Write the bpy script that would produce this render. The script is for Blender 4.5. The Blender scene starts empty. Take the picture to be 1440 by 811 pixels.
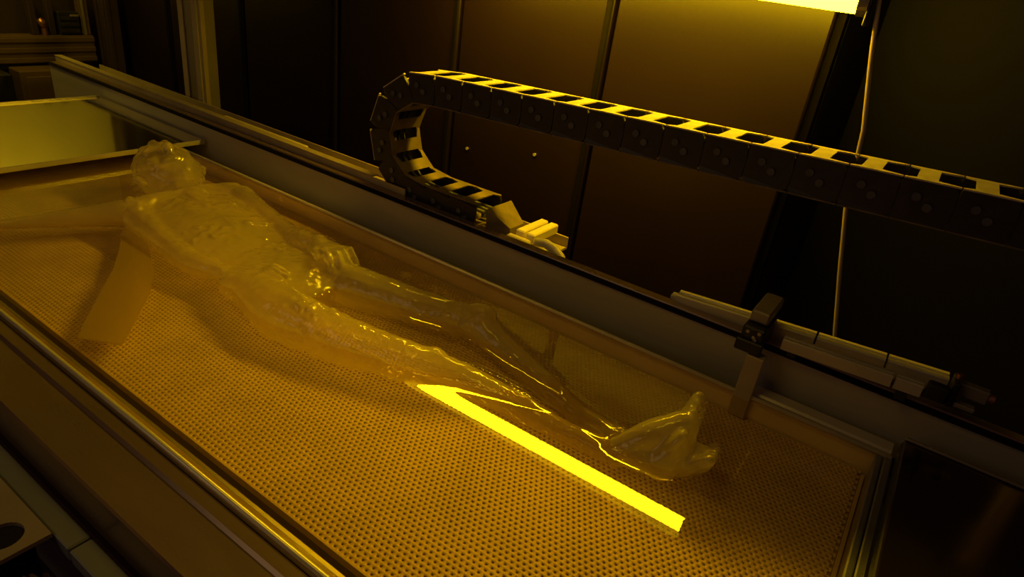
import bpy, bmesh, math, random
import numpy as np
from mathutils import Vector, Matrix, noise
from mathutils.kdtree import KDTree
from mathutils.bvhtree import BVHTree

random.seed(7)
rng = np.random.default_rng(7)
scene = bpy.context.scene
COL = scene.collection

# ------------------------------------------------------------------ camera
# world: z = 0 is the resin level, x runs along the vat, y across it
cam_d = bpy.data.cameras.new('camera')
cam = bpy.data.objects.new('camera', cam_d)
COL.objects.link(cam)
RT = Vector((0.81373794, 0.56703857, 0.12766297))
DN = Vector((0.35176958, -0.30561028, -0.88479406))
FW = Vector((-0.46269724, 0.76489844, -0.4481536))
M = Matrix.Identity(4)
for r in range(3):
    M[r][0] = RT[r]; M[r][1] = -DN[r]; M[r][2] = -FW[r]
M[0][3], M[1][3], M[2][3] = 0.0, 0.0, 0.625
cam.matrix_world = M
cam_d.sensor_width = 36.0
cam_d.lens = 912.47 / 1440 * 36.0
cam_d.clip_start = 0.02
scene.camera = cam

# ------------------------------------------------------------------ world, lamps, exposure
w = bpy.data.worlds.new('room_gloom'); scene.world = w; w.use_nodes = True
w.node_tree.nodes['Background'].inputs[0].default_value = (1.0, 0.40, 0.38, 1)
w.node_tree.nodes['Background'].inputs[1].default_value = 0.022
LAMP = (1.0, 0.61, 0.005)
TUBE_POWER = 68.0

def area(name, loc, target, size, power, color):
    d = bpy.data.lights.new(name, 'AREA'); d.shape = 'RECTANGLE'
    d.size, d.size_y = size; d.energy = power; d.color = color
    o = bpy.data.objects.new(name, d); COL.objects.link(o)
    o.location = loc
    o.rotation_euler = (Vector(target) - Vector(loc)).to_track_quat('-Z', 'Y').to_euler()
    return o
cs = area('ceiling_safelight', (-0.62, 0.40, 1.15), (-0.58, 0.52, 0.0), (0.6, 0.12), 0.55, (1.0, 0.62, 0.02))
cs.data.spread = 1.9
area('camera_side_fill', (-1.7, -1.9, 1.35), (-1.1, 1.1, 0.0), (1.4, 1.2), 2.5, (1.0, 0.72, 0.42))  # unseen fill added behind the camera to lift the grey metal
area('far_end_safelight', (-2.80, 0.85, 1.00), (-3.31, 0.90, 0.45), (0.10, 0.9), 4.0, (1.0, 0.70, 0.02))

vs = scene.view_settings
scene.display_settings.display_device = 'sRGB'
vs.view_transform = 'Standard'; vs.look = 'None'; vs.exposure = 0.0; vs.gamma = 1.0
vs.use_curve_mapping = False

# ------------------------------------------------------------------ materials
def mat_nodes(name):
    m = bpy.data.materials.new(name); m.use_nodes = True
    nt = m.node_tree
    for n in list(nt.nodes): nt.nodes.remove(n)
    out = nt.nodes.new('ShaderNodeOutputMaterial')
    return m, nt, out

def pbr(name, col, rough=0.5, metal=0.0, var=0.25, scale=8.0, bump=0.0, bscale=60.0, stretch=(1, 1, 1), coat=0.0, spec=0.5):
    m, nt, out = mat_nodes(name)
    p = nt.nodes.new('ShaderNodeBsdfPrincipled')
    nt.links.new(p.outputs[0], out.inputs[0])
    p.inputs['Roughness'].default_value = rough
    p.inputs['Metallic'].default_value = metal
    p.inputs['Coat Weight'].default_value = coat
    p.inputs['Specular IOR Level'].default_value = spec
    tc = nt.nodes.new('ShaderNodeTexCoord'); mp = nt.nodes.new('ShaderNodeMapping')
    mp.inputs['Scale'].default_value = stretch
    nt.links.new(tc.outputs['Object'], mp.inputs[0])
    nz = nt.nodes.new('ShaderNodeTexNoise'); nz.inputs['Scale'].default_value = scale; nz.inputs['Detail'].default_value = 5
    nt.links.new(mp.outputs[0], nz.inputs[0])
    rp = nt.nodes.new('ShaderNodeValToRGB')
    rp.color_ramp.elements[0].position = 0.3; rp.color_ramp.elements[1].position = 0.7
    rp.color_ramp.elements[0].color = tuple(c * (1 - var) for c in col) + (1,)
    rp.color_ramp.elements[1].color = tuple(min(1, c * (1 + var)) for c in col) + (1,)
    nt.links.new(nz.outputs[0], rp.inputs[0]); nt.links.new(rp.outputs[0], p.inputs['Base Color'])
    mr = nt.nodes.new('ShaderNodeMapRange')
    mr.inputs['To Min'].default_value = max(0, rough - 0.06); mr.inputs['To Max'].default_value = min(1, rough + 0.06)
    nt.links.new(nz.outputs[0], mr.inputs[0]); nt.links.new(mr.outputs[0], p.inputs['Roughness'])
    if bump:
        n2 = nt.nodes.new('ShaderNodeTexNoise'); n2.inputs['Scale'].default_value = bscale; n2.inputs['Detail'].default_value = 3
        nt.links.new(mp.outputs[0], n2.inputs[0])
        b = nt.nodes.new('ShaderNodeBump'); b.inputs['Strength'].default_value = bump; b.inputs['Distance'].default_value = 0.002
        nt.links.new(n2.outputs[0], b.inputs['Height']); nt.links.new(b.outputs[0], p.inputs['Normal'])
    return m

steel = pbr('brushed_stainless_steel', (0.36, 0.35, 0.36), 0.36, 0.75, 0.12, 4, 0.06, 90, (1, 8, 8))
sheet_m = pbr('grey_vat_sheet', (0.42, 0.38, 0.32), 0.42, 0.15, 0.10, 3, 0.04, 60, (1, 6, 6))
steel_bright = pbr('polished_stainless_steel', (0.62, 0.58, 0.48), 0.32, 0.45, 0.10, 5, 0.0)
steel_flange = pbr('satin_steel_flange', (0.34, 0.24, 0.15), 0.28, 0.75, 0.12, 3, 0.05, 50, (1, 6, 6))
cover_m = pbr('smooth_metal_cover', (0.92, 0.88, 0.74), 0.10, 1.0, 0.05, 3, 0.02, 14)
deck_m = pbr('dark_glossy_deck', (0.19, 0.13, 0.12), 0.12, 0.9, 0.2, 5, 0.03, 20)
plate_m = pbr('perforated_steel_sheet', (0.72, 0.57, 0.33), 0.55, 0.15, 0.12, 14, 0.0, spec=0.3)
pan_m = pbr('vat_bottom', (0.50, 0.38, 0.18), 0.6, 0.0, 0.2, 5)
panel_m = pbr('brown_wall_panel', (0.0135, 0.0068, 0.0064), 0.36, 0.0, 0.22, 1.6, 0.05, 4, spec=0.3)
black_m = pbr('black_void_panel', (0.012, 0.009, 0.010), 0.55, 0.0, 0.2, 3)
seam_m = pbr('dark_seam', (0.006, 0.004, 0.004), 0.7, spec=0.1)
far_m = pbr('pale_far_wall', (0.62, 0.55, 0.22), 0.6, 0.0, 0.12, 3)
farlow_m = pbr('dark_far_wall', (0.035, 0.020, 0.018), 0.6, 0.0, 0.2, 3)
floor_m = pbr('dark_floor', (0.035, 0.026, 0.022), 0.5, 0.0, 0.3, 3)
chain_m = pbr('black_nylon', (0.022, 0.017, 0.016), 0.42, 0.0, 0.25, 30, 0.1, 200)
bar_m = pbr('lamplit_nylon_bar', (0.58, 0.50, 0.34), 0.34, 0.0, 0.25, 30)  # pale colour paints lamplight onto the outer crossbars
bar_dark_m = pbr('shaded_nylon_bar', (0.17, 0.125, 0.075), 0.45, 0.0, 0.3, 30)  # dim copy for the inner crossbars, shade put in the colour; also the guard
boss_m = pbr('grey_pin_head', (0.10, 0.10, 0.12), 0.30, 0.1, 0.2, 40)
alu = pbr('anodised_aluminium', (0.55, 0.50, 0.42), 0.34, 0.35, 0.10, 6, 0.04, 90, (1, 6, 6))
alu_dull = pbr('dull_aluminium', (0.30, 0.26, 0.22), 0.5, 0.5, 0.15, 6)
beam_m = pbr('brown_painted_metal', (0.13, 0.080, 0.045), 0.45, 0.1, 0.15, 8)
duskpost_m = pbr('dark_brown_metal', (0.055, 0.034, 0.032), 0.5, 0.2, 0.15, 8)
tan_m = pbr('tan_painted_metal', (0.42, 0.34, 0.22), 0.45, 0.1, 0.15, 8)
dark_m = pbr('black_plastic', (0.015, 0.013, 0.013), 0.4, 0.0, 0.3, 20)
brush_m = pbr('tangled_cable_sleeve', (0.16, 0.10, 0.06), 0.55, 0.0, 0.6, 90, 0.4, 160)
copper_m = pbr('copper_fitting', (0.60, 0.30, 0.12), 0.35, 0.9, 0.1, 20)
hose_m = pbr('yellowed_hose', (0.72, 0.62, 0.40), 0.30, 0.0, 0.1, 20)
cable_m = pbr('pale_cable_jacket', (0.50, 0.40, 0.28), 0.40, 0.0, 0.1, 20)
ledge_m = pbr('bright_ledge_metal', (0.86, 0.76, 0.50), 0.25, 0.2, 0.08, 12)
gray_m = pbr('grey_painted_rail', (0.26, 0.27, 0.25), 0.5, 0.2, 0.15, 5)

def emitter(name, col, strength):
    m, nt, out = mat_nodes(name)
    e = nt.nodes.new('ShaderNodeEmission'); e.inputs[0].default_value = col + (1,); e.inputs[1].default_value = strength
    nt.links.new(e.outputs[0], out.inputs[0]); return m
tube_m = emitter('lit_yellow_tube', LAMP, TUBE_POWER)

def surface_fresnel(nt, ior):
    """reflectance of the outer skin, the same seen from either side"""
    fr = nt.nodes.new('ShaderNodeFresnel'); g = nt.nodes.new('ShaderNodeNewGeometry')
    mr = nt.nodes.new('ShaderNodeMapRange'); mr.inputs['To Min'].default_value = ior; mr.inputs['To Max'].default_value = 1 / ior
    nt.links.new(g.outputs['Backfacing'], mr.inputs[0]); nt.links.new(mr.outputs[0], fr.inputs[0])
    return fr

def resin_material():
    m, nt, out = mat_nodes('clear_amber_resin')
    N = nt.nodes.new
    tr = N('ShaderNodeBsdfTransparent'); tr.inputs[0].default_value = (0.97, 0.88, 0.58, 1)
    df = N('ShaderNodeBsdfDiffuse'); df.inputs[0].default_value = (0.60, 0.40, 0.13, 1)
    m1 = N('ShaderNodeMixShader'); m1.inputs[0].default_value = 0.05
    nt.links.new(tr.outputs[0], m1.inputs[1]); nt.links.new(df.outputs[0], m1.inputs[2])
    gl = N('ShaderNodeBsdfGlossy'); gl.inputs['Roughness'].default_value = 0.012
    fr = surface_fresnel(nt, 1.49)
    m2 = N('ShaderNodeMixShader')
    nt.links.new(fr.outputs[0], m2.inputs[0]); nt.links.new(m1.outputs[0], m2.inputs[1]); nt.links.new(gl.outputs[0], m2.inputs[2])
    nt.links.new(m2.outputs[0], out.inputs[0])
    return m
resin_m = resin_material()

def cured_material(name, clear, tint, body, rough, bump=0.5):
    m, nt, out = mat_nodes(name)
    N = nt.nodes.new
    tr = N('ShaderNodeBsdfTransparent'); tr.inputs[0].default_value = tint + (1,)
    df = N('ShaderNodeBsdfDiffuse'); df.inputs[0].default_value = body + (1,)
    tl = N('ShaderNodeBsdfTranslucent'); tl.inputs[0].default_value = body + (1,)
    md = N('ShaderNodeMixShader'); md.inputs[0].default_value = 0.5
    nt.links.new(df.outputs[0], md.inputs[1]); nt.links.new(tl.outputs[0], md.inputs[2])
    m1 = N('ShaderNodeMixShader'); m1.inputs[0].default_value = 1 - clear
    nt.links.new(tr.outputs[0], m1.inputs[1]); nt.links.new(md.outputs[0], m1.inputs[2])
    gl = N('ShaderNodeBsdfGlossy'); gl.inputs['Roughness'].default_value = rough
    fr = surface_fresnel(nt, 1.5)
    tc = N('ShaderNodeTexCoord'); nz = N('ShaderNodeTexNoise'); nz.inputs['Scale'].default_value = 55; nz.inputs['Detail'].default_value = 2
    nt.links.new(tc.outputs['Object'], nz.inputs[0])
    bp = N('ShaderNodeBump'); bp.inputs['Strength'].default_value = bump; bp.inputs['Distance'].default_value = 0.004
    nt.links.new(nz.outputs[0], bp.inputs['Height'])
    nt.links.new(bp.outputs[0], gl.inputs['Normal']); nt.links.new(bp.outputs[0], fr.inputs['Normal'])
    m2 = N('ShaderNodeMixShader')
    nt.links.new(fr.outputs[0], m2.inputs[0]); nt.links.new(m1.outputs[0], m2.inputs[1]); nt.links.new(gl.outputs[0], m2.inputs[2])
    nt.links.new(m2.outputs[0], out.inputs[0])
    return m
body_m = cured_material('translucent_cured_resin', 0.58, (1.0, 0.95, 0.72), (0.84, 0.74, 0.30), 0.045, 0.55)
strip_m = cured_material('thin_cured_resin', 0.45, (1.0, 0.93, 0.70), (0.74, 0.66, 0.26), 0.15, 0.1)

# ------------------------------------------------------------------ mesh helpers
class MB:
    """collects boxes, tubes and profiles, then links them as one mesh object"""
    def __init__(s): s.v = []; s.f = []
    def add(s, verts, faces):
        b = len(s.v); s.v += [tuple(p) for p in verts]; s.f += [tuple(i + b for i in f) for f in faces]; return s
    def box(s, x0, x1, y0, y1, z0, z1, ch=0.0):
        """box with chamfered edges"""
        bm = bmesh.new()
        bmesh.ops.create_cube(bm, size=1.0)
        for v in bm.verts:
            v.co = Vector(((x0 + x1) / 2 + v.co.x * (x1 - x0), (y0 + y1) / 2 + v.co.y * (y1 - y0), (z0 + z1) / 2 + v.co.z * (z1 - z0)))
        if ch: bmesh.ops.bevel(bm, geom=bm.edges[:], offset=ch, segments=1, affect='EDGES')
        bm.verts.index_update()
        s.add([v.co[:] for v in bm.verts], [[v.index for v in f.verts] for f in bm.faces]); bm.free(); return s
    def prism(s, prof, x0, x1):
        """(y, z) profile pushed along x"""
        n = len(prof)
        vs = [(x0, y, z) for y, z in prof] + [(x1, y, z) for y, z in prof]
        fs = [(i, (i + 1) % n, (i + 1) % n + n, i + n) for i in range(n)] + [tuple(range(n))[::-1], tuple(range(n, 2 * n))]
        return s.add(vs, fs)
    def tube(s, pts, rad, n=10, flat=1.0, caps=True):
        """round bar along points; rad a number or one per point"""
        P = [Vector(p) for p in pts]; k = len(P)
        R = rad if isinstance(rad, (list, tuple)) else [rad] * k
        vs = []; up = Vector((0, 0, 1))
        for i in range(k):
            t = (P[min(i + 1, k - 1)] - P[max(i - 1, 0)]).normalized()
            a = t.cross(up)
            if a.length < 1e-3: a = t.cross(Vector((0, 1, 0)))
            a.normalize(); b = a.cross(t)
            for j in range(n):
                q = 2 * math.pi * j / n
                vs.append(P[i] + a * (R[i] * math.cos(q)) + b * (R[i] * flat * math.sin(q)))
        fs = [(i * n + j, i * n + (j + 1) % n, (i + 1) * n + (j + 1) % n, (i + 1) * n + j) for i in range(k - 1) for j in range(n)]
        if caps: fs += [tuple(range(n)), tuple(range((k - 1) * n, k * n))[::-1]]
        return s.add(vs, fs)
    def disc(s, c, ax, r, h, n=14):
        c = Vector(c); ax = Vector(ax).normalized()
        return s.tube([c - ax * h / 2, c + ax * h / 2], r, n)
    def build(s, name, m, parent=None, smooth=False):
        me = bpy.data.meshes.new(name); me.from_pydata(s.v, [], s.f); me.update()
        bm = bmesh.new(); bm.from_mesh(me); bmesh.ops.recalc_face_normals(bm, faces=bm.faces[:]); bm.to_mesh(me); bm.free()
        me.materials.append(m)
        if smooth:
            for p in me.polygons: p.use_smooth = True
        o = bpy.data.objects.new(name, me); COL.objects.link(o)
        if parent: o.parent = parent; o.matrix_parent_inverse = Matrix.Translation(-world_loc(parent))
        return o

def world_loc(o):
    l = o.location.copy()
    if o.parent: l += o.matrix_parent_inverse.translation + world_loc(o.parent)
    return l

def tag(o, label=None, cat=None, group=None, kind=None):
    if label: o['label'] = label
    if cat: o['category'] = cat
    if group: o['group'] = group
    if kind: o['kind'] = kind
    return o
def thing(name, label, cat, loc=(0, 0, 0), group=None):
    o = bpy.data.objects.new(name, None); COL.objects.link(o); o.location = loc
    o.empty_display_size = 0.05
    return tag(o, label, cat, group)

# ------------------------------------------------------------------ the room
FLOOR = -0.9
tag(MB().box(-3.6, 2.2, -0.8, 2.7, FLOOR - 0.05, FLOOR).build('floor', floor_m), kind='structure')
WY = 1.60
wb = tag(MB().box(-3.6, -0.262, WY + 0.035, WY + 0.075, FLOOR, 2.3).build('wall_back', seam_m), kind='structure')
edges = [-3.30, -2.80, -2.30, -1.79, -1.272, -0.785, -0.272]
panels = []
for a, b in zip(edges[:-1], edges[1:]):
    gap = 0.012 if abs(a + 1.79) < .01 else 0.006
    panels.append(MB().box(a + gap, b - 0.006, WY, WY + 0.03, FLOOR + 0.02, 2.28, 0.004).build('wall_panel', panel_m, wb))
    # folded edge rib standing proud along the seam
    if b < -0.3: MB().box(b - 0.024, b - 0.007, WY - 0.007, WY - 0.0005, FLOOR + 0.02, 2.28, 0.003).build('edge_rib', seam_m, panels[-1])
for x, z in ((-1.200, 0.088), (-0.955, 0.133)):
    p = panels[3] if x < -1.272 else panels[4]
    MB().disc((x, WY - 0.003, z), (0, 1, 0), 0.0045, 0.005).build('screw', steel_bright, panels[4])
tag(MB().box(-0.30, 2.2, 2.25, 2.30, FLOOR, 2.3).build('wall_recess', black_m), kind='structure')
tag(MB().box(-0.30, -0.262, WY + 0.08, 2.25, FLOOR, 2.3).build('trim_1', black_m), kind='structure')
tag(MB().box(2.2, 2.24, -0.8, 2.3, FLOOR, 2.3).build('wall_right', black_m), kind='structure')
wf = tag(MB().box(-3.46, -3.31, -0.8, WY - 0.012, FLOOR, 0.245).build('wall_far', farlow_m), kind='structure')
MB().box(-3.46, -3.31, -0.2, WY - 0.012, 0.25, 0.72).build('pale_panel', far_m, wf)
MB().box(-3.46, -3.31, -0.8, WY - 0.012, 0.725, 2.3).build('upper_panel', farlow_m, wf)

# ------------------------------------------------------------------ vat
X0, X1 = -2.46, 0.098
vat = thing('resin_vat', 'long stainless steel vat holding the clear resin and the lying figure', 'vat', (-1.2, 0.7, -0.2))
MB().prism([(0.2265, 0.016), (0.2285, 0.020), (0.288, 0.020), (0.292, 0.0235), (0.2955, 0.0235), (0.297, 0.020), (0.310, 0.020), (0.310, 0.005), (0.235, 0.005), (0.233, -0.05), (0.2265, -0.05)], X0, 0.6).build('front_flange', steel_flange, vat)
MB().tube([(X0, 0.319, 0.0215), (0.6, 0.319, 0.0215)], 0.0042, 12).build('rim_bead', steel_bright, vat, True)
MB().prism([(0.311, 0.021), (0.323, 0.020), (0.3385, 0.004), (0.341, -0.002), (0.345, -0.012), (0.345, -0.16), (0.330, -0.16), (0.330, -0.02), (0.311, -0.02)], X0, 0.6).build('front_inner_wall', steel_flange, vat)
MB().prism([(0.345, -0.022), (0.352, -0.020), (0.358, -0.022), (0.358, -0.036), (0.345, -0.036)], X0, X1).build('plate_support_strip', steel, vat)
MB().prism([(1.045, -0.16), (1.045, -0.004), (1.0425, 0.001), (1.0425, 0.0040), (1.0465, 0.0050), (1.051, 0.0036), (1.0525, -0.02), (1.0525, -0.16)], X0, X1 + 0.01).build('back_inner_ledge', ledge_m, vat)
MB().prism([(1.053, -0.036), (1.053, -0.030), (1.1045, -0.030), (1.1045, -0.036)], X0, 0.75).build('back_gutter', seam_m, vat)
MB().prism([(1.105, -0.10), (1.105, 0.070), (1.110, 0.0765), (1.118, 0.0765), (1.118, -0.10)], X0 - 0.30, 0.75).build('back_wall_sheet', sheet_m, vat)
MB().prism([(1.101, 0.0715), (1.1043, 0.0715), (1.1092, 0.0775), (1.1092, 0.0795), (1.1065, 0.0795)], X0 - 0.30, 0.75).build('back_gasket', seam_m, vat)
MB().prism([(1.1095, 0.0775), (1.134, 0.0775), (1.134, 0.081), (1.111, 0.082)], X0 - 0.30, 0.75).build('back_flange', steel_flange, vat)
MB().box(X1, X1 + 0.012, 0.346, 1.042, -0.16, 0.006, 0.002).build('end_wall', steel, vat)
MB().box(X0, X0 + 0.012, 0.346, 1.042, -0.16, 0.02, 0.002).build('far_end_wall', steel, vat)
MB().box(X0, X1, 0.346, 1.044, -0.16, -0.15).build('vat_floor', pan_m, vat)
MB().box(X0, 0.6, 0.240, 0.330, -0.34, -0.165).build('front_skirt', gray_m, vat)
tag(MB().prism([(1.0545, -0.0295), (1.0545, 0.004), (1.058, 0.008), (1.080, 0.010), (1.080, -0.0295)], -0.118, X1 + 0.008).build('end_rail_strip', alu, None), 'flat tan metal strip along the back of the vat, right of the hanging bracket', 'strip')

MB().tube([(X0, 1.0405, 0.0050), (X1 + 0.01, 1.0405, 0.0050)], 0.0036, 10).build('ledge_bead', ledge_m, vat, True)
# perforated plate: real holes
def perforated(x0, x1, y0, y1, zt, th, px=0.0090, d=0.0037):
    py = px * math.sqrt(3) / 2
    nx = int((x1 - x0) / px); ny = int((y1 - y0) / py)
    ang = np.arange(8) * math.pi / 4
    ring = np.stack([np.cos(ang), np.sin(ang)], 1) * d / 2
    rect = np.array([(1, 0), (1, 1), (0, 1), (-1, 1), (-1, 0), (-1, -1), (0, -1), (1, -1)], float) * [px / 2, py / 2]
    jj, ii = np.meshgrid(np.arange(ny), np.arange(nx))
    cx = x0 + (ii + 0.5 + 0.5 * (jj % 2)) * px; cy = y0 + (jj + 0.5) * py
    C = np.stack([cx.ravel(), cy.ravel()], 1)
    n = len(C)
    V = np.zeros((n, 24, 3))
    V[:, :8, :2] = C[:, None] + rect; V[:, 8:16, :2] = C[:, None] + ring; V[:, 16:, :2] = C[:, None] + ring
    V[:, :16, 2] = zt; V[:, 16:, 2] = zt - th
    F = []
    for k in range(8):
        k2 = (k + 1) % 8
        F.append([k, k2, 8 + k2, 8 + k]); F.append([8 + k, 8 + k2, 16 + k2, 16 + k])
    F = (np.array(F)[None] + (np.arange(n) * 24)[:, None, None]).reshape(-1, 4)
    V = V.reshape(-1, 3)
    me = bpy.data.meshes.new('perforated_plate')
    me.vertices.add(len(V)); me.vertices.foreach_set('co', V.ravel())
    me.loops.add(F.size); me.loops.foreach_set('vertex_index', F.ravel())
    me.polygons.add(len(F)); me.polygons.foreach_set('loop_start', np.arange(0, F.size, 4))
    me.update(calc_edges=True)
    me.materials.append(plate_m)
    o = bpy.data.objects.new('perforated_plate', me); COL.objects.link(o)
    return o
plate = thing('build_plate', 'perforated steel build plate under the resin that the figure lies on', 'plate', (-1.1, 0.7, -0.045))
pp = perforated(-2.05, 0.075, 0.386, 1.042, -0.040, 0.0012)
pp.name = 'perforated_sheet'
pp.parent = plate; pp.matrix_parent_inverse = Matrix.Translation(-world_loc(plate))
MB().box(-2.05, 0.080, 0.3835, 0.3858, -0.052, -0.0395).build('front_edge_strip', plate_m, plate)
MB().box(-2.05, 0.080, 1.0400, 1.0425, -0.052, -0.0421).build('back_edge_strip', plate_m, plate)
MB().box(0.0795, 0.085, 0.386, 1.034, -0.052, -0.0405).build('end_edge_strip', plate_m, plate)
MB().box(-2.05, 0.079, 0.386, 1.034, -0.048, -0.0436).build('under_pan', pan_m, plate)

# ------------------------------------------------------------------ the printed figure
def ellipsoid(mb, c, r, ax=None, n=14, m=9):
    """ellipsoid; ax = direction of the first radius (kept level-ish)"""
    ax = Vector(ax or (1, 0, 0)).normalized()
    sy = Vector((0, 0, 1)).cross(ax)
    sy = sy.normalized() if sy.length > 1e-4 else Vector((0, 1, 0))
    sz = ax.cross(sy); c = Vector(c)
    vs = [c + ax * -r[0]]
    for i in range(1, m):
        t = math.pi * i / m
        for j in range(n):
            q = 2 * math.pi * j / n
            vs.append(c + ax * (-r[0] * math.cos(t)) + sy * (r[1] * math.sin(t) * math.cos(q)) + sz * (r[2] * math.sin(t) * math.sin(q)))
    vs.append(c + ax * r[0]); L = len(vs) - 1
    fs = [(0, 1 + (j + 1) % n, 1 + j) for j in range(n)]
    for i in range(m - 2):
        for j in range(n):
            a = 1 + i * n; fs.append((a + j, a + (j + 1) % n, a + n + (j + 1) % n, a + n + j))
    a = 1 + (m - 2) * n
    fs += [(a + j, a + (j + 1) % n, L) for j in range(n)]
    mb.add(vs, fs)

def limb(mb, pts, rad, n=12, flat=1.0, sub=5):
    """tapered limb through the joints, rounded ends"""
    P = [Vector(p) for p in pts]; Q = []; R = []
    for i in range(len(P) - 1):
        for k in range(sub):
            t = k / sub; s = t * t * (3 - 2 * t)
            Q.append(P[i].lerp(P[i + 1], t)); R.append(rad[i] * (1 - s) + rad[i + 1] * s)
    Q.append(P[-1]); R.append(rad[-1])
    d0 = (Q[0] - Q[1]).normalized(); d1 = (Q[-1] - Q[-2]).normalized()
    q = [Q[0] + d0 * R[0] * 0.95, Q[0] + d0 * R[0] * 0.6] + Q + [Q[-1] + d1 * R[-1] * 0.6, Q[-1] + d1 * R[-1] * 0.95]
    r = [R[0] * 0.25, R[0] * 0.78] + R + [R[-1] * 0.78, R[-1] * 0.25]
    mb.tube(q, r, n, flat)

def loft(mb, secs, n=20):
    """trunk from cross-sections (x, y, z, half width, half height)"""
    vs = []
    for x, y, z, a, b in secs:
        for j in range(n):
            q = 2 * math.pi * j / n
            vs.append((x, y + a * math.copysign(abs(math.cos(q)) ** 0.85, math.cos(q)), z + b * math.copysign(abs(math.sin(q)) ** 0.85, math.sin(q))))
    k = len(secs)
    fs = [(i * n + j, i * n + (j + 1) % n, (i + 1) * n + (j + 1) % n, (i + 1) * n + j) for i in range(k - 1) for j in range(n)]
    fs += [tuple(range(n)), tuple(range((k - 1) * n, k * n))[::-1]]
    mb.add(vs, fs)

fb = MB()
HB = len(fb.v)
# head, face up, crown towards the far end
HA = (-0.97, 0.16, 0.06)
ellipsoid(fb, (-1.560, 0.852, 0.052), (0.098, 0.076, 0.082), HA)
ellipsoid(fb, (-1.605, 0.858, 0.060), (0.062, 0.072, 0.076), HA)
limb(fb, [(-1.500, 0.812, 0.060), (-1.478, 0.835, 0.078), (-1.500, 0.866, 0.060)], [0.022, 0.022, 0.022])      # jaw and chin
limb(fb, [(-1.572, 0.846, 0.128), (-1.545, 0.842, 0.147), (-1.538, 0.841, 0.134)], [0.008, 0.012, 0.014])      # nose
limb(fb, [(-1.585, 0.815, 0.120), (-1.588, 0.849, 0.131), (-1.580, 0.882, 0.120)], [0.013, 0.013, 0.013])      # brow
limb(fb, [(-1.517, 0.822, 0.115), (-1.514, 0.840, 0.122), (-1.512, 0.858, 0.115)], [0.010, 0.011, 0.010])      # lips
limb(fb, [(-1.545, 0.802, 0.103), (-1.535, 0.808, 0.098)], [0.017, 0.016])                                      # cheekbones
limb(fb, [(-1.540, 0.885, 0.103), (-1.530, 0.880, 0.098)], [0.017, 0.016])
for sy in (-1, 1):                                                                                              # eyeballs, ears
    ellipsoid(fb, (-1.560, 0.848 + sy * 0.027, 0.112), (0.013, 0.015, 0.013))
    limb(fb, [(-1.575, 0.850 + sy * 0.076, 0.062), (-1.553, 0.848 + sy * 0.084, 0.060), (-1.535, 0.846 + sy * 0.078, 0.055)], [0.010, 0.012, 0.009])
fb.v[HB:] = [(x, y, 0.05 + (z - 0.05) * 0.88 - 0.020) for x, y, z in fb.v[HB:]]
TB = len(fb.v)
limb(fb, [(-1.50, 0.838, 0.020), (-1.40, 0.812, 0.008)], [0.048, 0.052])
# trunk: gaunt, shoulders to hips
loft(fb, [(-1.445, 0.808, 0.004, 0.060, 0.036), (-1.41, 0.803, 0.004, 0.105, 0.044), (-1.35, 0.795, 0.004, 0.125, 0.048), (-1.27, 0.785, 0.003, 0.128, 0.047),
          (-1.19, 0.775, -0.001, 0.116, 0.041), (-1.11, 0.768, -0.008, 0.102, 0.031), (-1.05, 0.762, -0.006, 0.104, 0.033), (-0.98, 0.757, -0.003, 0.112, 0.037),
          (-0.92, 0.755, -0.004, 0.100, 0.034), (-0.88, 0.755, -0.008, 0.070, 0.026)])
for i in range(7):                                                                                              # ribs
    x = -1.37 + i * 0.030
    for sy in (-1, 1):
        limb(fb, [(x - 0.012, 0.790 + sy * 0.022, 0.047 - i * 0.0015), (x + 0.004, 0.788 + sy * 0.065, 0.040 - i * 0.0015), (x + 0.006, 0.785 + sy * 0.108, 0.018 - i * 0.001)], [0.007, 0.008, 0.007], 8, 1, 3)
limb(fb, [(-1.40, 0.802, 0.046), (-1.20, 0.782, 0.036)], [0.013, 0.011])                                        # breastbone
limb(fb, [(-1.385, 0.915, 0.038), (-1.405, 0.855, 0.050), (-1.418, 0.800, 0.047)], [0.024, 0.014, 0.012])       # collarbones
limb(fb, [(-1.428, 0.690, 0.030), (-1.422, 0.745, 0.046), (-1.418, 0.800, 0.047)], [0.024, 0.014, 0.012])
ellipsoid(fb, (-1.01, 0.858, 0.022), (0.046, 0.026, 0.040), (0.8, -0.5, 0))                                     # hip crests
ellipsoid(fb, (-1.01, 0.664, 0.004), (0.045, 0.026, 0.032), (0.8, 0.5, 0))
def arm(sh, el, wr, kn, tips, r):
    limb(fb, [sh, Vector(sh).lerp(Vector(el), 0.45), el], [r, r * 0.82, r * 0.68])
    limb(fb, [el, Vector(el).lerp(Vector(wr), 0.35), wr], [r * 0.70, r * 0.72, r * 0.46])
    W = Vector(wr); K = Vector(kn); d = (K - W)
    side = d.cross(Vector((0, 0, 1))).normalized()
    for k in range(-1, 2):                                       # palm
        limb(fb, [W + side * 0.008 * k, K + side * 0.014 * k], [0.013, 0.013], 10, 0.9, 3)
    L = d.normalized()
    for k, (off, ln) in enumerate(((-0.027, 0.052), (-0.009, 0.064), (0.009, 0.067), (0.027, 0.058))):          # four fingers
        a = K + side * off * 0.85; b = a + L * ln * 0.5 + side * off * 0.12 + Vector((0, 0, 0.003)); c = a + L * ln + side * off * 0.25 + Vector((0, 0, tips))
        limb(fb, [a, b, c], [0.0088, 0.0080, 0.0066], 8, 1, 3)
    s = 1 if sh[1] > 0.8 else -1
    a = W.lerp(K, 0.3) - Vector((0, s * 0.018, 0)); limb(fb, [a, a + L * 0.028 + Vector((0, -s * 0.020, 0.004)), a + L * 0.055 + Vector((0, -s * 0.026, 0))], [0.010, 0.009, 0.007], 8, 1, 3)  # thumb
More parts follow.
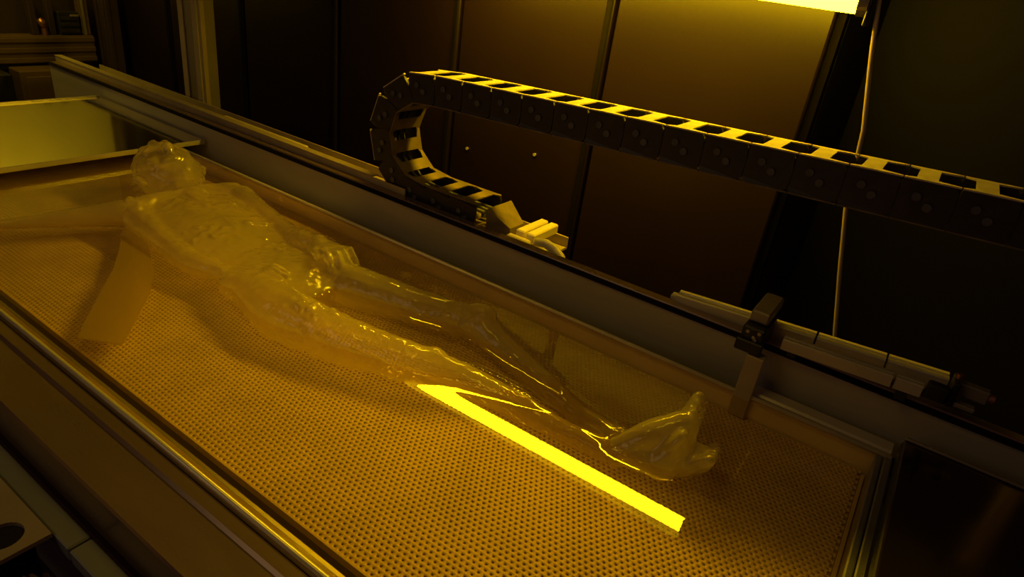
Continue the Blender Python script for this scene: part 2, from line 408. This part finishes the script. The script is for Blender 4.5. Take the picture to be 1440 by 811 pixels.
arm((-1.378, 0.920, 0.022), (-1.125, 0.880, 0.010), (-1.020, 0.866, 0.036), (-0.955, 0.846, 0.050), -0.022, 0.036)
arm((-1.420, 0.690, 0.012), (-1.165, 0.655, 0.002), (-1.060, 0.668, 0.012), (-1.000, 0.690, 0.030), -0.012, 0.036)
fb.v[TB:] = [(x, y, z - 0.008) for x, y, z in fb.v[TB:]]
# legs
limb(fb, [(-1.000, 0.680, -0.008), (-0.885, 0.660, -0.008), (-0.740, 0.679, -0.009), (-0.640, 0.703, -0.007), (-0.580, 0.720, -0.005), (-0.520, 0.744, -0.013), (-0.430, 0.760, -0.021), (-0.330, 0.768, -0.030), (-0.255, 0.766, -0.021)],
     [0.044, 0.051, 0.045, 0.038, 0.034, 0.028, 0.024, 0.0185, 0.0190], 14)
limb(fb, [(-0.965, 0.815, -0.008), (-0.880, 0.828, -0.006), (-0.740, 0.858, -0.005), (-0.625, 0.880, 0.002), (-0.585, 0.880, 0.006), (-0.530, 0.868, -0.006), (-0.440, 0.848, -0.018), (-0.330, 0.820, -0.028), (-0.245, 0.803, -0.021)],
     [0.036, 0.045, 0.038, 0.032, 0.034, 0.027, 0.025, 0.0195, 0.0200], 14)
ellipsoid(fb, (-0.583, 0.880, 0.037), (0.026, 0.019, 0.018))                                                    # kneecaps
ellipsoid(fb, (-0.575, 0.729, 0.018), (0.024, 0.020, 0.012))
def foot(an, heel, ball, toe, big, wide=(0, 1, 0), g=1.0):
    """ankle, heel, ball and big-toe tip; big = +1 when the big toe lies along +wide"""
    an, heel, ball, toe = map(Vector, (an, heel, ball, toe)); W = Vector(wide).normalized()
    limb(fb, [an, an.lerp(ball, 0.5), ball], [0.0205, 0.027 * g, 0.024 * g], 12)
    limb(fb, [heel, heel.lerp(ball, 0.5), ball], [0.028, 0.028 * g, 0.024 * g], 12)
    limb(fb, [an, heel], [0.021, 0.025], 12)
    up = (toe - ball)
    for k in range(5):
        y = big * (0.026 - 0.0150 * k)
        ln = (1.0, 1.02, 0.92, 0.78, 0.62)[k]; r = (0.0112 * g, 0.0096 * g, 0.0096 * g, 0.0092 * g, 0.0088 * g)[k]
        root = ball + W * (y * 0.80) - up * 0.10 * k
        mid = root + up * ln * 0.55 + W * (y * 0.20); tip = root + up * ln + W * (y * 0.26)
        limb(fb, [heel.lerp(root, 0.35), root], [0.020, r * 1.35], 10, 1, 4)                                    # metatarsal
        limb(fb, [root, mid, tip], [r * 1.05, r, r * 0.95], 10, 1, 4)
    for s in (-1, 1):
        ellipsoid(fb, an + Vector((0.006, s * 0.019, -0.004)), (0.011, 0.009, 0.011))                           # ankle bones
foot((-0.240, 0.766, -0.012), (-0.172, 0.780, -0.004), (-0.166, 0.816, 0.048), (-0.161, 0.840, 0.072), 1, (-0.2, 0.9, 0.0))
foot((-0.240, 0.804, -0.018), (-0.172, 0.806, -0.016), (-0.130, 0.812, 0.010), (-0.106, 0.816, 0.031), -1, (0.2, 0.9, 0.0), 0.98)

fig = thing('printed_figure', 'translucent human figure lying on its back half sunk in the resin', 'figure', (-0.9, 0.77, -0.04))
raw = fb.build('body', body_m)
rm = raw.modifiers.new('r', 'REMESH'); rm.mode = 'VOXEL'; rm.voxel_size = 0.0036
sm = raw.modifiers.new('s', 'SMOOTH'); sm.factor = 0.5; sm.iterations = 5
dg = bpy.context.evaluated_depsgraph_get()
bme = bpy.data.meshes.new_from_object(raw.evaluated_get(dg))
raw.modifiers.clear()
nv = len(bme.vertices)
co = np.empty(nv * 3); bme.vertices.foreach_get('co', co); co = co.reshape(-1, 3)
no = np.empty(nv * 3); bme.vertices.foreach_get('normal', no); no = no.reshape(-1, 3)
disp = np.array([noise.noise(Vector(p) * 26) * 0.0022 + noise.noise(Vector(p) * 70) * 0.0011 for p in co])
hot = np.zeros(nv)
for cx, cy, rr in ((-1.20, 0.725, 0.050), (-1.08, 0.825, 0.055), (-0.925, 0.800, 0.045), (-1.425, 0.690, 0.035), (-1.62, 0.86, 0.09), (-0.63, 0.875, 0.035), (-0.80, 0.66, 0.05)):
    hot = np.maximum(hot, np.exp(-((co[:, 0] - cx) ** 2 + (co[:, 1] - cy) ** 2) / rr ** 2))
crumple = np.array([max(0.0, noise.noise(Vector(p) * 62 + Vector((7, 3, 1))) - 0.05) * 0.013 if h > 0.05 else 0.0 for p, h in zip(co, hot)])
keep = np.where(co[:, 0] > -0.32, 0.45, np.where(co[:, 0] > -0.52, 0.3, 1.0))
co = co + no * (disp * keep + crumple * hot)[:, None]
co[:, 2] = np.maximum(co[:, 2], -0.0392)
bme.vertices.foreach_set('co', co.ravel()); bme.update()
bme.name = 'body'
bme.materials.clear(); bme.materials.append(body_m)
for p in bme.polygons: p.use_smooth = True
raw.data = bme
body = raw; body.parent = fig; body.matrix_parent_inverse = Matrix.Translation(-world_loc(fig))
# thin fin running from the near shoulder towards the front of the vat, and the flat strip below it
def ribbon(name, rows, th, m):
    mb = MB(); vs = []; n = len(rows)
    for a, b in rows:
        a = Vector(a); b = Vector(b); u = Vector((0, 0, th / 2))
        vs += [a + u, b + u, b - u, a - u]
    fs = [(4 * i + k, 4 * i + (k + 1) % 4, 4 * i + 4 + (k + 1) % 4, 4 * i + 4 + k) for i in range(n - 1) for k in range(4)]
    fs += [(0, 1, 2, 3), (4 * n - 1, 4 * n - 2, 4 * n - 3, 4 * n - 4)]
    mb.add(vs, fs); return mb.build(name, m, fig)
fin = MB(); limb(fin, [(-1.430, 0.690, 0.012), (-1.475, 0.600, 0.008), (-1.515, 0.520, 0.003), (-1.545, 0.455, 0.001), (-1.575, 0.385, 0.000)], [0.033, 0.022, 0.014, 0.009, 0.008], 12)
fo = fin.build('side_fin', body_m, fig, True); fo['label'] = 'thin tapering fin reaching to the vat front'
so = ribbon('flat_strip', [((-1.450, 0.672, -0.012), (-1.405, 0.695, -0.012)), ((-1.330, 0.602, -0.012), (-1.290, 0.640, -0.012)), ((-1.235, 0.540, -0.012), (-1.180, 0.590, -0.012)),
                     ((-1.175, 0.490, -0.012), (-1.100, 0.535, -0.012)), ((-1.075, 0.410, -0.012), (-1.000, 0.445, -0.012)), ((-1.040, 0.385, -0.012), (-0.975, 0.420, -0.012))], 0.003, strip_m)
so['label'] = 'flat translucent strip bending towards the vat front'

# ------------------------------------------------------------------ liquid resin with menisci where the figure breaks the surface
def resin_surface():
    xs = np.concatenate([np.arange(-2.44, -1.72, 0.02), np.arange(-1.72, -0.06, 0.0025), np.arange(-0.06, X1 - 0.001, 0.01), [X1 - 0.0015]])
    ys = np.concatenate([[0.3415], np.arange(0.352, 0.62, 0.010), np.arange(0.62, 0.96, 0.0025), np.arange(0.96, 1.040, 0.008), [1.0435]])
    Xg, Yg = np.meshgrid(xs, ys, indexing='ij')
    nx, ny = Xg.shape
    near = co[np.abs(co[:, 2]) < 0.0022]
    kd = KDTree(len(near))
    for i, p in enumerate(near): kd.insert((p[0], p[1], 0), i)
    kd.balance()
    bv = BVHTree.FromPolygons([Vector(p) for p in co], [tuple(p.vertices) for p in bme.polygons])
    cols = {}
    Z = np.zeros((nx, ny)); inside = np.zeros((nx, ny), bool)
    for i in range(nx):
        for j in range(ny):
            x, y = Xg[i, j], Yg[i, j]
            z = 0.0009 * noise.noise(Vector((x * 4.5, y * 6, 0))) * 0.03
            if -1.74 < x < -0.05 and 0.58 < y < 1.0:
                d = kd.find((x, y, 0))[2]
                if d < 0.05: z += 0.0058 * math.exp(-d / 0.0048)
                # resin film lifted over parts lying just below the surface
                h = bv.ray_cast(Vector((x, y, 0.2)), Vector((0, 0, -1)), 0.3)
                if h[0] is not None:
                    hz = h[0].z
                    if -0.012 < hz < 0.0: z += 0.0015 * (1 + hz / 0.012)
                    if hz > 0.004:
                        # inside the body?
                        n = 0; q = Vector((x, y, 0.0005))
                        for _ in range(8):
                            k = bv.ray_cast(q, Vector((0, 0, 1)), 0.4)
                            if k[0] is None: break
                            n += 1; q = k[0] + Vector((0, 0, 1e-4))
                        inside[i, j] = n % 2 == 1
            Z[i, j] = z
    idx = np.arange(nx * ny).reshape(nx, ny)
    ok = ~(inside[:-1, :-1] & inside[1:, :-1] & inside[1:, 1:] & inside[:-1, 1:])
    F = np.stack([idx[:-1, :-1], idx[1:, :-1], idx[1:, 1:], idx[:-1, 1:]], -1)[ok]
    V = np.stack([Xg, Yg, Z], -1).reshape(-1, 3)
    me = bpy.data.meshes.new('liquid_resin')
    me.from_pydata(V.tolist(), [], F.tolist()); me.update()
    for p in me.polygons: p.use_smooth = True
    me.materials.append(resin_m)
    o = bpy.data.objects.new('liquid_resin', me); COL.objects.link(o)
    bm = bmesh.new(); bm.from_mesh(me)
    bmesh.ops.delete(bm, geom=[v for v in bm.verts if not v.link_faces], context='VERTS')
    bm.to_mesh(me); bm.free()
    return o
tag(resin_surface(), 'clear amber liquid resin filling the vat around the lying figure', 'liquid')

# ------------------------------------------------------------------ far end: cover plate, posts, beam
cp = thing('cover_plate', 'shiny flat metal cover across the far end of the vat behind the head', 'cover', (-2.0, 0.7, 0.03))
MB().box(-2.395, -1.803, 0.347, 1.096, 0.028, 0.032, 0.001).build('cover_sheet', cover_m, cp)
MB().box(-1.8025, -1.798, 0.347, 1.096, 0.020, 0.033, 0.001).build('front_lip', steel_bright, cp)
MB().box(-2.400, -2.3955, 0.347, 1.096, 0.022, 0.038, 0.001).build('rear_lip', steel_bright, cp)

def profile_post(name, x, y, wx, wy, z0, z1, m, label, m2=None):
    t = thing(name, label, 'post', (x, y, z0))
    MB().box(x - wx / 2, x + wx / 2, y - wy / 2, y + wy / 2, z0, z1, 0.003).build('extrusion', m, t)
    for k in (-1, 1):
        MB().box(x + k * wx * 0.36 - wx * 0.13, x + k * wx * 0.36 + wx * 0.13, y - wy / 2 - 0.005, y - wy / 2 - 0.0003, z0, z1, 0.001).build('edge_ridge', m2 or m, t)
    MB().box(x + wx / 2 + 0.0003, x + wx / 2 + 0.004, y - wy * 0.42, y - wy * 0.15, z0, z1, 0.001).build('side_ridge', m2 or m, t)
    return t
profile_post('frame_post', -2.165, 1.330, 0.108, 0.06, FLOOR, 1.9, alu_dull, 'pale aluminium frame post standing behind the vat, right of the dark post', tan_m)
profile_post('frame_post', -3.165, 1.530, 0.080, 0.06, FLOOR, 2.2, duskpost_m, 'dark narrow frame post at the end of the crossbeam in the upper left')
bt = thing('frame_beam', 'brown grooved metal crossbeam running level across the upper left corner', 'beam', (-3.25, 0.9, 0.0))
MB().box(-3.27, -3.20, 0.1, 1.475, -0.012, 0.096, 0.002).build('extrusion', beam_m, bt)
for z in (0.002, 0.041, 0.081):
    MB().box(-3.1995, -3.193, 0.1, 1.475, z - 0.010, z + 0.010, 0.002).build('ridge', beam_m, bt)
ut = thing('window_mullion', 'tan upright bar standing on the crossbeam beside the dark post', 'bar', (-3.23, 1.46, 0.097))
MB().box(-3.255, -3.215, 1.440, 1.474, 0.0965, 0.245, 0.002).build('bar', beam_m, ut)
MB().box(-3.2145, -3.209, 1.446, 1.456, 0.0965, 0.245, 0.001).build('rib', alu_dull, ut)
for y, lb in ((1.262, 'left one of the two thin dark bars rising from the crossbeam beside the copper fitting'), (1.328, 'right one of the two thin dark bars rising from the crossbeam beside the copper fitting')):
    tag(MB().box(-3.255, -3.220, y - 0.012, y + 0.012, 0.0965, 0.245, 0.002).build('guide_bar', duskpost_m), lb, 'bar', 'thin bars on the crossbeam')
kn = thing('pipe_fitting', 'small copper coloured fitting perched on the crossbeam between the thin bars', 'fitting', (-3.22, 1.295, 0.097))
MB().disc((-3.22, 1.295, 0.112), (0, 0, 1), 0.012, 0.030).build('stem', copper_m, kn)
MB().tube([(-3.22, 1.295, 0.128), (-3.22, 1.290, 0.146), (-3.22, 1.280, 0.160)], [0.014, 0.016, 0.010], 12).build('nozzle', copper_m, kn, True)
dv = thing('valve_block', 'black box with ribs on the crossbeam just left of the tan upright', 'device', (-3.23, 1.39, 0.097))
MB().box(-3.26, -3.21, 1.350, 1.432, 0.0965, 0.190, 0.004).build('housing', dark_m, dv)
for k in range(3):
    MB().box(-3.2095, -3.203, 1.355, 1.427, 0.108 + k * 0.025, 0.121 + k * 0.025, 0.001).build('rib', chain_m, dv)
MB().box(-3.209, -3.201, 1.395, 1.428, 0.172, 0.180, 0.001).build('nameplate', alu_dull, dv)
eb = thing('end_housing', 'tan sheet metal housing under the crossbeam at the far end', 'housing', (-3.2, 1.2, -0.1))
MB().box(-3.19, -3.09, 1.125, 1.325, -0.159, -0.018, 0.004).build('shell', beam_m, eb)
MB().box(-3.0895, -3.084, 1.145, 1.305, -0.13, -0.04, 0.002).build('front_panel', beam_m, eb)
bb = thing('motor_box', 'black box under the crossbeam at the left edge of the picture', 'box', (-3.2, 0.95, -0.1))
MB().box(-3.19, -3.05, 0.70, 1.085, -0.139, -0.018, 0.005).build('case', dark_m, bb)
MB().box(-3.19, -3.03, 0.69, 1.115, -0.159, -0.1395, 0.003).build('foot', chain_m, bb)
tag(MB().box(-3.30, -2.465, 0.2, 1.475, -0.22, -0.160, 0.004).build('end_shelf', farlow_m), 'dark brown shelf beyond the far end of the vat', 'shelf')

# ------------------------------------------------------------------ behind the vat: channel, board
ch = thing('chain_trough', 'tan metal trough along the top of the back wall that carries the black chain', 'trough', (-1.6, 1.2, 0.09))
MB().prism([(1.1365, 0.030), (1.1365, 0.0955), (1.1405, 0.0955), (1.1405, 0.036), (1.285, 0.036), (1.285, 0.060), (1.290, 0.060), (1.290, 0.030)], -2.78, -1.03).build('channel', tan_m, ch)
MB().prism([(1.1365, 0.030), (1.1365, 0.060), (1.1405, 0.060), (1.1405, 0.036), (1.285, 0.036), (1.285, 0.060), (1.290, 0.060), (1.290, 0.030)], -1.0295, -0.645).build('channel', tan_m, ch)
MB().prism([(1.1350, 0.0965), (1.158, 0.0965), (1.158, 0.100), (1.1350, 0.100)], -2.78, -1.14).build('top_lip', tan_m, ch)
bd = thing('cable_tray_lid', 'bright flat strip lying behind the trough right of the pale post', 'strip', (-1.66, 1.21, 0.06))
MB().box(-1.86, -1.475, 1.165, 1.215, 0.0605, 0.080, 0.003).build('lid', hose_m, bd)
MB().box(-1.86, -1.475, 1.170, 1.210, 0.0365, 0.060, 0.002).build('base', dark_m, bd)

# ------------------------------------------------------------------ cable chain
PITCH = 0.077
def chain_path():
    pts = []
    x = 0.75
    top = lambda x: 0.345 + 0.036 * (x + 0.90)
    xs = -1.005; zc = (top(xs) + 0.086) / 2; R = (top(xs) - 0.086) / 2
    while x > xs: pts.append((x, top(x))); x -= 0.002
    a = math.pi / 2
    while a < 1.5 * math.pi: pts.append((xs + R * math.cos(a), zc + R * math.sin(a))); a += 0.01
    x = xs
    while x < -0.78: pts.append((x, 0.086)); x += 0.002
    out = [pts[0]]; acc = 0
    for p, q in zip(pts[:-1], pts[1:]):
        acc += math.hypot(q[0] - p[0], q[1] - p[1])
        if acc >= PITCH: out.append(q); acc = 0
    return out
CY0, CY1, CH = 1.145, 1.252, 0.063
chain = thing('cable_chain', 'black link cable chain looping back over the vat in a long upper run', 'cable chain', (-0.9, 1.2, 0.04))
def side_mesh(y0, y1):
    L = PITCH; h = CH / 2; mb = MB(); y0 -= 1.200; y1 -= 1.200
    prof = [(-0.53 * L, -h * 0.72), (-0.49 * L, -h), (0.40 * L, -h), (0.47 * L, -h * 0.80), (0.50 * L, 0), (0.47 * L, h * 0.80), (0.40 * L, h), (-0.49 * L, h), (-0.53 * L, h * 0.72)]
    m = len(prof)
    mb.add([(a, y0 if a > -0.5 * L else y0 + 0.002, b) for a, b in prof] + [(a, y1, b) for a, b in prof],
           [(i, (i + 1) % m, (i + 1) % m + m, i + m) for i in range(m)] + [tuple(range(m))[::-1], tuple(range(m, 2 * m))])
    return mb
def strut_mesh(z):
    """crossbar: a wide web that flares into a rail along each side plate"""
    L = PITCH; y0 = CY0 - 1.200 + 0.001; y1 = CY1 - 1.200 - 0.001; zz = z * (CH / 2 + 0.0016); t = 0.0024
    xa, xb = -0.50 * L, 0.49 * L; ca, cb = -0.30 * L, 0.08 * L; e = 0.006
    o = [(xa, y0), (xb, y0), (xb, y0 + e), (cb, y0 + e + 0.008), (cb, y1 - e - 0.008), (xb, y1 - e), (xb, y1), (xa, y1), (xa, y1 - e), (ca, y1 - e - 0.008), (ca, y0 + e + 0.008), (xa, y0 + e)]
    n = len(o); mb = MB()
    top = [(0, 1, 2, 3, 10, 11), (3, 4, 9, 10), (4, 5, 6, 7, 8, 9)]
    vs = [(x, y, zz + t / 2) for x, y in o] + [(x, y, zz - t / 2) for x, y in o]
    mb.add(vs, top + [tuple(i + n for i in f)[::-1] for f in top] + [(i, i + n, (i + 1) % n + n, (i + 1) % n) for i in range(n)])
    return mb
def pin_mesh(x, z):
    return MB().disc((x * PITCH, CY0 - 1.200 - 0.0012, z), (0, 1, 0), 0.0066, 0.003, 10)
lm = side_mesh(CY0, CY0 + 0.008).build('link', chain_m, chain)
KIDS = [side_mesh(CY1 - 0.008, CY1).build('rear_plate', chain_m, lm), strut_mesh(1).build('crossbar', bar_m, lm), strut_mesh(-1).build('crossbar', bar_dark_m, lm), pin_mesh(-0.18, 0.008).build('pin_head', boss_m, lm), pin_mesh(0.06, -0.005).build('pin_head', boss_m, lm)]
path = chain_path()
first = True
for p, q in zip(path[:-1], path[1:]):
    mx, mz = (p[0] + q[0]) / 2, (p[1] + q[1]) / 2
    ang = math.atan2(-(q[1] - p[1]), q[0] - p[0])            # local x along the run, local +z on the outer side of the upper run
    if first: k, kids, first = lm, KIDS, False
    else:
        k = lm.copy(); COL.objects.link(k)
        kids = []
        for c in KIDS:
            d = c.copy(); COL.objects.link(d); kids.append(d)
    # direction runs right-to-left on the top, so turn the link round to keep +z outwards
    k.parent = chain; k.matrix_parent_inverse = Matrix.Identity(4)
    k.location = Vector((mx, 1.200, mz)) - world_loc(chain)
    k.rotation_euler = (0, ang + math.pi, 0)
    for c in kids:
        c.parent = k; c.matrix_parent_inverse = Matrix.Identity(4)
for y, r in ((1.167, 0.0085), (1.187, 0.010), (1.208, 0.009), (1.228, 0.008)):
    pts = [(p[0], y, p[1]) for p in path]
    MB().tube(pts, r, 8).build('cable', cable_m if r == 0.0085 else dark_m, chain, True)
# end fitting of the chain
ef = thing('chain_end_bracket', 'yellow lit metal bracket clamping the lower end of the black chain', 'bracket', (-0.70, 1.2, 0.037))
MB().prism([(1.147, 0.0365), (1.147, 0.0495), (1.250, 0.0495), (1.250, 0.0365)], -0.80, -0.650).build('foot_plate', alu, ef)
MB().add([(-0.790, 1.150, 0.118), (-0.790, 1.245, 0.118), (-0.735, 1.225, 0.082), (-0.735, 1.170, 0.082), (-0.790, 1.150, 0.052), (-0.790, 1.245, 0.052), (-0.735, 1.225, 0.052), (-0.735, 1.170, 0.052)],
         [(0, 1, 2, 3), (4, 7, 6, 5), (0, 4, 5, 1), (1, 5, 6, 2), (2, 6, 7, 3), (3, 7, 4, 0)]).build('cable_guard', bar_dark_m, ef)
MB().box(-0.735, -0.675, 1.143, 1.172, 0.0525, 0.074, 0.004).build('clamp_block', hose_m, ef)
for k in range(2):
    MB().box(-0.722 + k * 0.028, -0.700 + k * 0.028, 1.1735, 1.282, 0.0620, 0.086, 0.003).build('profile_stub', hose_m, ef)
for k in range(3):
    MB().box(-0.673 + k * 0.011, -0.664 + k * 0.011, 1.143, 1.157, 0.0525, 0.062, 0.002).build('terminal', steel_bright, ef)
tag(MB().tube([(-0.660, 1.170, 0.0740), (-0.635, 1.166, 0.0810), (-0.610, 1.162, 0.0780), (-0.590, 1.158, 0.0660), (-0.576, 1.156, 0.0460), (-0.568, 1.155, 0.0100), (-0.566, 1.155, -0.0600)], 0.0105, 12).build('hose', hose_m, None, True), 'short bright yellow hose curving down from the chain bracket behind the vat', 'hose')

# ------------------------------------------------------------------ slide rails on the right
def along(p0, p1, t): return tuple(a + (b - a) * t for a, b in zip(p0, p1))
ra0, ra1 = (-0.318, 1.148, 0.080), (0.143, 1.165, 0.104)
rail = thing('slide_rail', 'long aluminium slide rail above the back wall of the vat at right', 'rail', (-0.08, 1.12, 0.09))
def profile_bar(name, p0, p1, w, h, m, parent):
    P0, P1 = Vector(p0), Vector(p1); t = (P1 - P0).normalized(); s = t.cross(Vector((0, 0, 1))).normalized(); u = s.cross(t)
    prof = [(-.5, -.5), (-.5, -.15), (-.38, -.10), (-.38, .10), (-.5, .15), (-.5, .42), (-.42, .5), (-.12, .5), (-.08, .40), (.08, .40), (.12, .5), (.42, .5), (.5, .42), (.5, -.5)]
    vs = [P + s * (a * w) + u * (b * h) for P in (P0, P1) for a, b in prof]; n = len(prof)
    mb = MB(); mb.add(vs, [(i, (i + 1) % n, (i + 1) % n + n, i + n) for i in range(n)] + [tuple(range(n))[::-1], tuple(range(n, 2 * n))])
    return mb.build(name, m, parent)
cuts = [0, 0.36, 0.555, 0.80, 1.0]
for a, b in zip(cuts[:-1], cuts[1:]):
    profile_bar('rail_segment', along(ra0, ra1, a + 0.004), along(ra0, ra1, b - 0.004), 0.030, 0.030, alu, rail)
profile_bar('end_tongue', along(ra0, ra1, -0.022), along(ra0, ra1, 0.003), 0.020, 0.016, alu, rail)
rb0, rb1 = (-0.130, 1.085, 0.085), (0.098, 1.097, 0.088)
low = thing('lower_slide_rail', 'second shorter slide rail running just in front of and below the long one', 'rail', (0.0, 1.09, 0.10))
rb0 = (-0.135, 1.083, 0.1170); rb1 = (0.105, 1.083, 0.1170)
rb0 = (-0.105, 1.090, 0.1155 - 0.012); rb1 = (0.108, 1.098, 0.1155 - 0.006)
for a, b in ((0, 0.80), (0.82, 1.0)):
    profile_bar('rail_segment', along(rb0, rb1, a), along(rb0, rb1, b), 0.021, 0.020, alu, low)
for x in (-0.085, 0.085):
    MB().box(x - 0.008, x + 0.008, 1.086, 1.100, 0.0825, 0.0930 if x < 0 else 0.0970, 0.001).build('standoff', dark_m, low)
for x in (-0.28, 0.06):
    MB().box(x - 0.010, x + 0.010, 1.138, 1.170, -0.02, 0.0640 if x < 0 else 0.0840, 0.001).build('standoff', dark_m, rail)
cl = thing('rail_carriage', 'black carriage block clamped round the slide rail above the hanging bracket', 'carriage', (-0.15, 1.09, 0.1))
MB().box(-0.168, -0.130, 1.046, 1.128, 0.0835, 0.128, 0.003).build('body', dark_m, cl)
MB().box(-0.166, -0.134, 1.068, 1.166, 0.1285, 0.150, 0.003).build('cap', alu_dull, cl)
MB().box(-0.171, -0.126, 1.0366, 1.0455, 0.0845, 0.1060, 0.002).build('jaw', dark_m, cl)
for x, z in ((-0.158, 0.120), (-0.146, 0.112), (-0.139, 0.122), (-0.143, 0.108)):
    MB().disc((x, 1.0455, z), (0, 1, 0), 0.0032, 0.004, 10).build('screw', steel, cl)
hb = thing('hanging_bracket', 'flat tan metal strip hanging from the black carriage into the resin', 'bracket', (-0.135, 1.05, 0.0))
MB().box(-0.146, -0.116, 1.0320, 1.0360, -0.038, 0.084, 0.0015).build('strip', tan_m, hb)
MB().box(-0.146, -0.116, 1.0362, 1.0600, 0.0795, 0.0830, 0.001).build('top_bend', tan_m, hb)
re = thing('rail_end_stop', 'dark end stop with prongs at the right end of the slide rails', 'end stop', (0.16, 1.11, 0.09))
MB().box(0.1425, 0.152, 1.095, 1.145, 0.098, 0.140, 0.002).build('end_plate', dark_m, re)
MB().box(0.1525, 0.195, 1.126, 1.144, 0.108, 0.130, 0.002).build('upper_arm', alu_dull, re)
MB().box(0.1525, 0.183, 1.100, 1.116, 0.099, 0.107, 0.002).build('lower_arm', alu_dull, re)
MB().disc((0.199, 1.135, 0.119), (1, 0, 0), 0.007, 0.008).build('bolt', copper_m, re)
MB().disc((0.147, 1.120, 0.1435), (0, 0, 1), 0.005, 0.007).build('bolt', copper_m, re)
MB().box(0.112, 0.142, 1.086, 1.108, 0.1025, 0.128, 0.003).build('coupling', dark_m, re)

# ------------------------------------------------------------------ tube lamp and its cable
LA = Vector((-0.208, 1.374, 0.637)); LB = Vector((-1.24, 1.359, 0.637))
lt = thing('tube_lamp', 'glowing yellow tube lamp hanging above the back of the vat', 'lamp', (-0.9, 1.36, 0.63))
d = (LB - LA).normalized()
MB().tube([LA, LB], 0.0195, 20).build('tube', tube_m, lt, True)
MB().tube([LA - d * 0.001, LA - d * 0.018], [0.0235, 0.0225], 20).build('end_cap', alu_dull, lt)
MB().tube([LB + d * 0.001, LB + d * 0.03], [0.024, 0.023], 20).build('end_cap', alu_dull, lt)
MB().box(-1.28, -0.185, 1.340, 1.388, 0.662, 0.690, 0.003).build('housing', dark_m, lt)
MB().box(-0.190, -0.183, 1.352, 1.394, 0.600, 0.690, 0.002).build('end_bracket', dark_m, lt)
cb = tag(MB().tube([(-0.180, 1.375, 0.93), (-0.181, 1.372, 0.66), (-0.160, 1.368, 0.56), (-0.128, 1.365, 0.43), (-0.110, 1.362, 0.29), (-0.080, 1.360, 0.17), (-0.035, 1.358, 0.0), (0.00, 1.356, -0.20), (0.0, 1.356, FLOOR + 0.005)], 0.0042, 10).build('hanging_cable', cable_m, None, True), 'thin pale cable hanging from the lamp end down behind the chain', 'cable')
# upright just outside the machine's right end, mirrored by the dark deck
profile_post('frame_post', 0.445, 1.80, 0.03, 0.04, FLOOR, 1.9, alu, 'slim aluminium post behind the dark end deck at the right edge')

# ------------------------------------------------------------------ dark deck at the near right end
dk = thing('end_deck', 'dark glossy cover deck over the near right end of the vat', 'deck', (0.3, 0.7, 0.03))
MB().box(0.113, 0.62, 0.346, 1.0515, 0.036, 0.042, 0.002).build('deck_sheet', deck_m, dk)
MB().box(0.1115, 0.1225, 0.346, 1.0515, 0.0065, 0.0355, 0.002).build('side_lip', dark_m, dk)
MB().box(0.113, 0.62, 1.0445, 1.0515, 0.0425, 0.047, 0.0015).build('rear_trim', alu_dull, dk)
for x, y in ((0.130, 0.985), (0.160, 0.985)):
    b = MB().disc((x, y, 0.0445), (0, 0, 1), 0.006, 0.005, 6).build('bolt', dark_m, dk)
tag(MB().box(0.0865, 0.0965, 0.361, 1.036, -0.06, 0.005, 0.002).build('weir_plate', steel, None), 'thin upright weir plate inside the vat beside the dark deck', 'plate')

# ------------------------------------------------------------------ foreground, lower left
gr = thing('side_rail', 'grey machine rail running along the front below the vat', 'rail', (-0.7, 0.2, -0.1))
for a, b in ((-1.6, -0.668), (-0.665, 0.3)):
    MB().box(a, b, 0.193, 0.2185, -0.075, -0.052, 0.002).build('rail_length', gray_m, gr)
MB().box(-1.6, 0.3, 0.2195, 0.2325, -0.085, -0.060, 0.002).build('rail_base', steel_flange, gr)
mp = thing('mount_plate', 'tan metal plate with a round hole in the lower left corner', 'plate', (-0.8, 0.1, -0.05))
def holed_plate(x0, x1, y0, y1, z0, z1, c, r, n=24):
    mb = MB(); vs = []; fs = []
    def edge_pt(a):
        dx, dy = math.cos(a), math.sin(a); ts = []
        if dx > 0: ts.append((x1 - c[0]) / dx)
        if dx < 0: ts.append((x0 - c[0]) / dx)
        if dy > 0: ts.append((y1 - c[1]) / dy)
        if dy < 0: ts.append((y0 - c[1]) / dy)
        t = min(ts); return (c[0] + dx * t, c[1] + dy * t)
    A = sorted(set([2 * math.pi * k / n for k in range(n)] + [math.atan2(y - c[1], x - c[0]) % (2 * math.pi) for x in (x0, x1) for y in (y0, y1)]))
    n = len(A)
    for z in (z1, z0):
        vs += [edge_pt(a) + (z,) for a in A]; vs += [(c[0] + r * math.cos(a), c[1] + r * math.sin(a), z) for a in A]
    for i in range(n):
        j = (i + 1) % n
        fs += [(i, j, n + j, n + i), (2 * n + i, 3 * n + i, 3 * n + j, 2 * n + j), (i, 2 * n + i, 2 * n + j, j), (n + i, n + j, 3 * n + j, 3 * n + i)]
    return mb.add(vs, fs)
holed_plate(-1.1, -0.702, -0.05, 0.1915, -0.056, -0.050, (-0.737, 0.155), 0.021).build('plate', tan_m, mp)
MB().tube([(-0.737, 0.155, -0.16), (-0.737, 0.155, -0.0565)], 0.026, 20).build('socket', dark_m, mp)
bundle = thing('cable_bundle', 'dark tangled bundle of cables below the tan plate with the round hole', 'cables', (-0.65, 0.13, -0.12))
for k in range(26):
    y = 0.085 + 0.0036 * k + random.uniform(-.003, .003); z = -0.078 + random.uniform(-0.02, 0.012)
    pts = [(-0.685 + t * 0.10 + random.uniform(-.004, .004), y + random.uniform(-.008, .008), z + random.uniform(-.006, .006)) for t in np.linspace(0, 1, 6)]
    MB().tube(pts, random.uniform(0.0018, 0.0034), 6).build('strand', brush_m if k % 3 else copper_m, bundle, True)
tag(MB().box(-1.3, 0.5, 0.02, 0.178, -0.20, -0.165, 0.003).build('lower_tray', dark_m), 'black tray under the cable bundle at the lower left', 'tray')
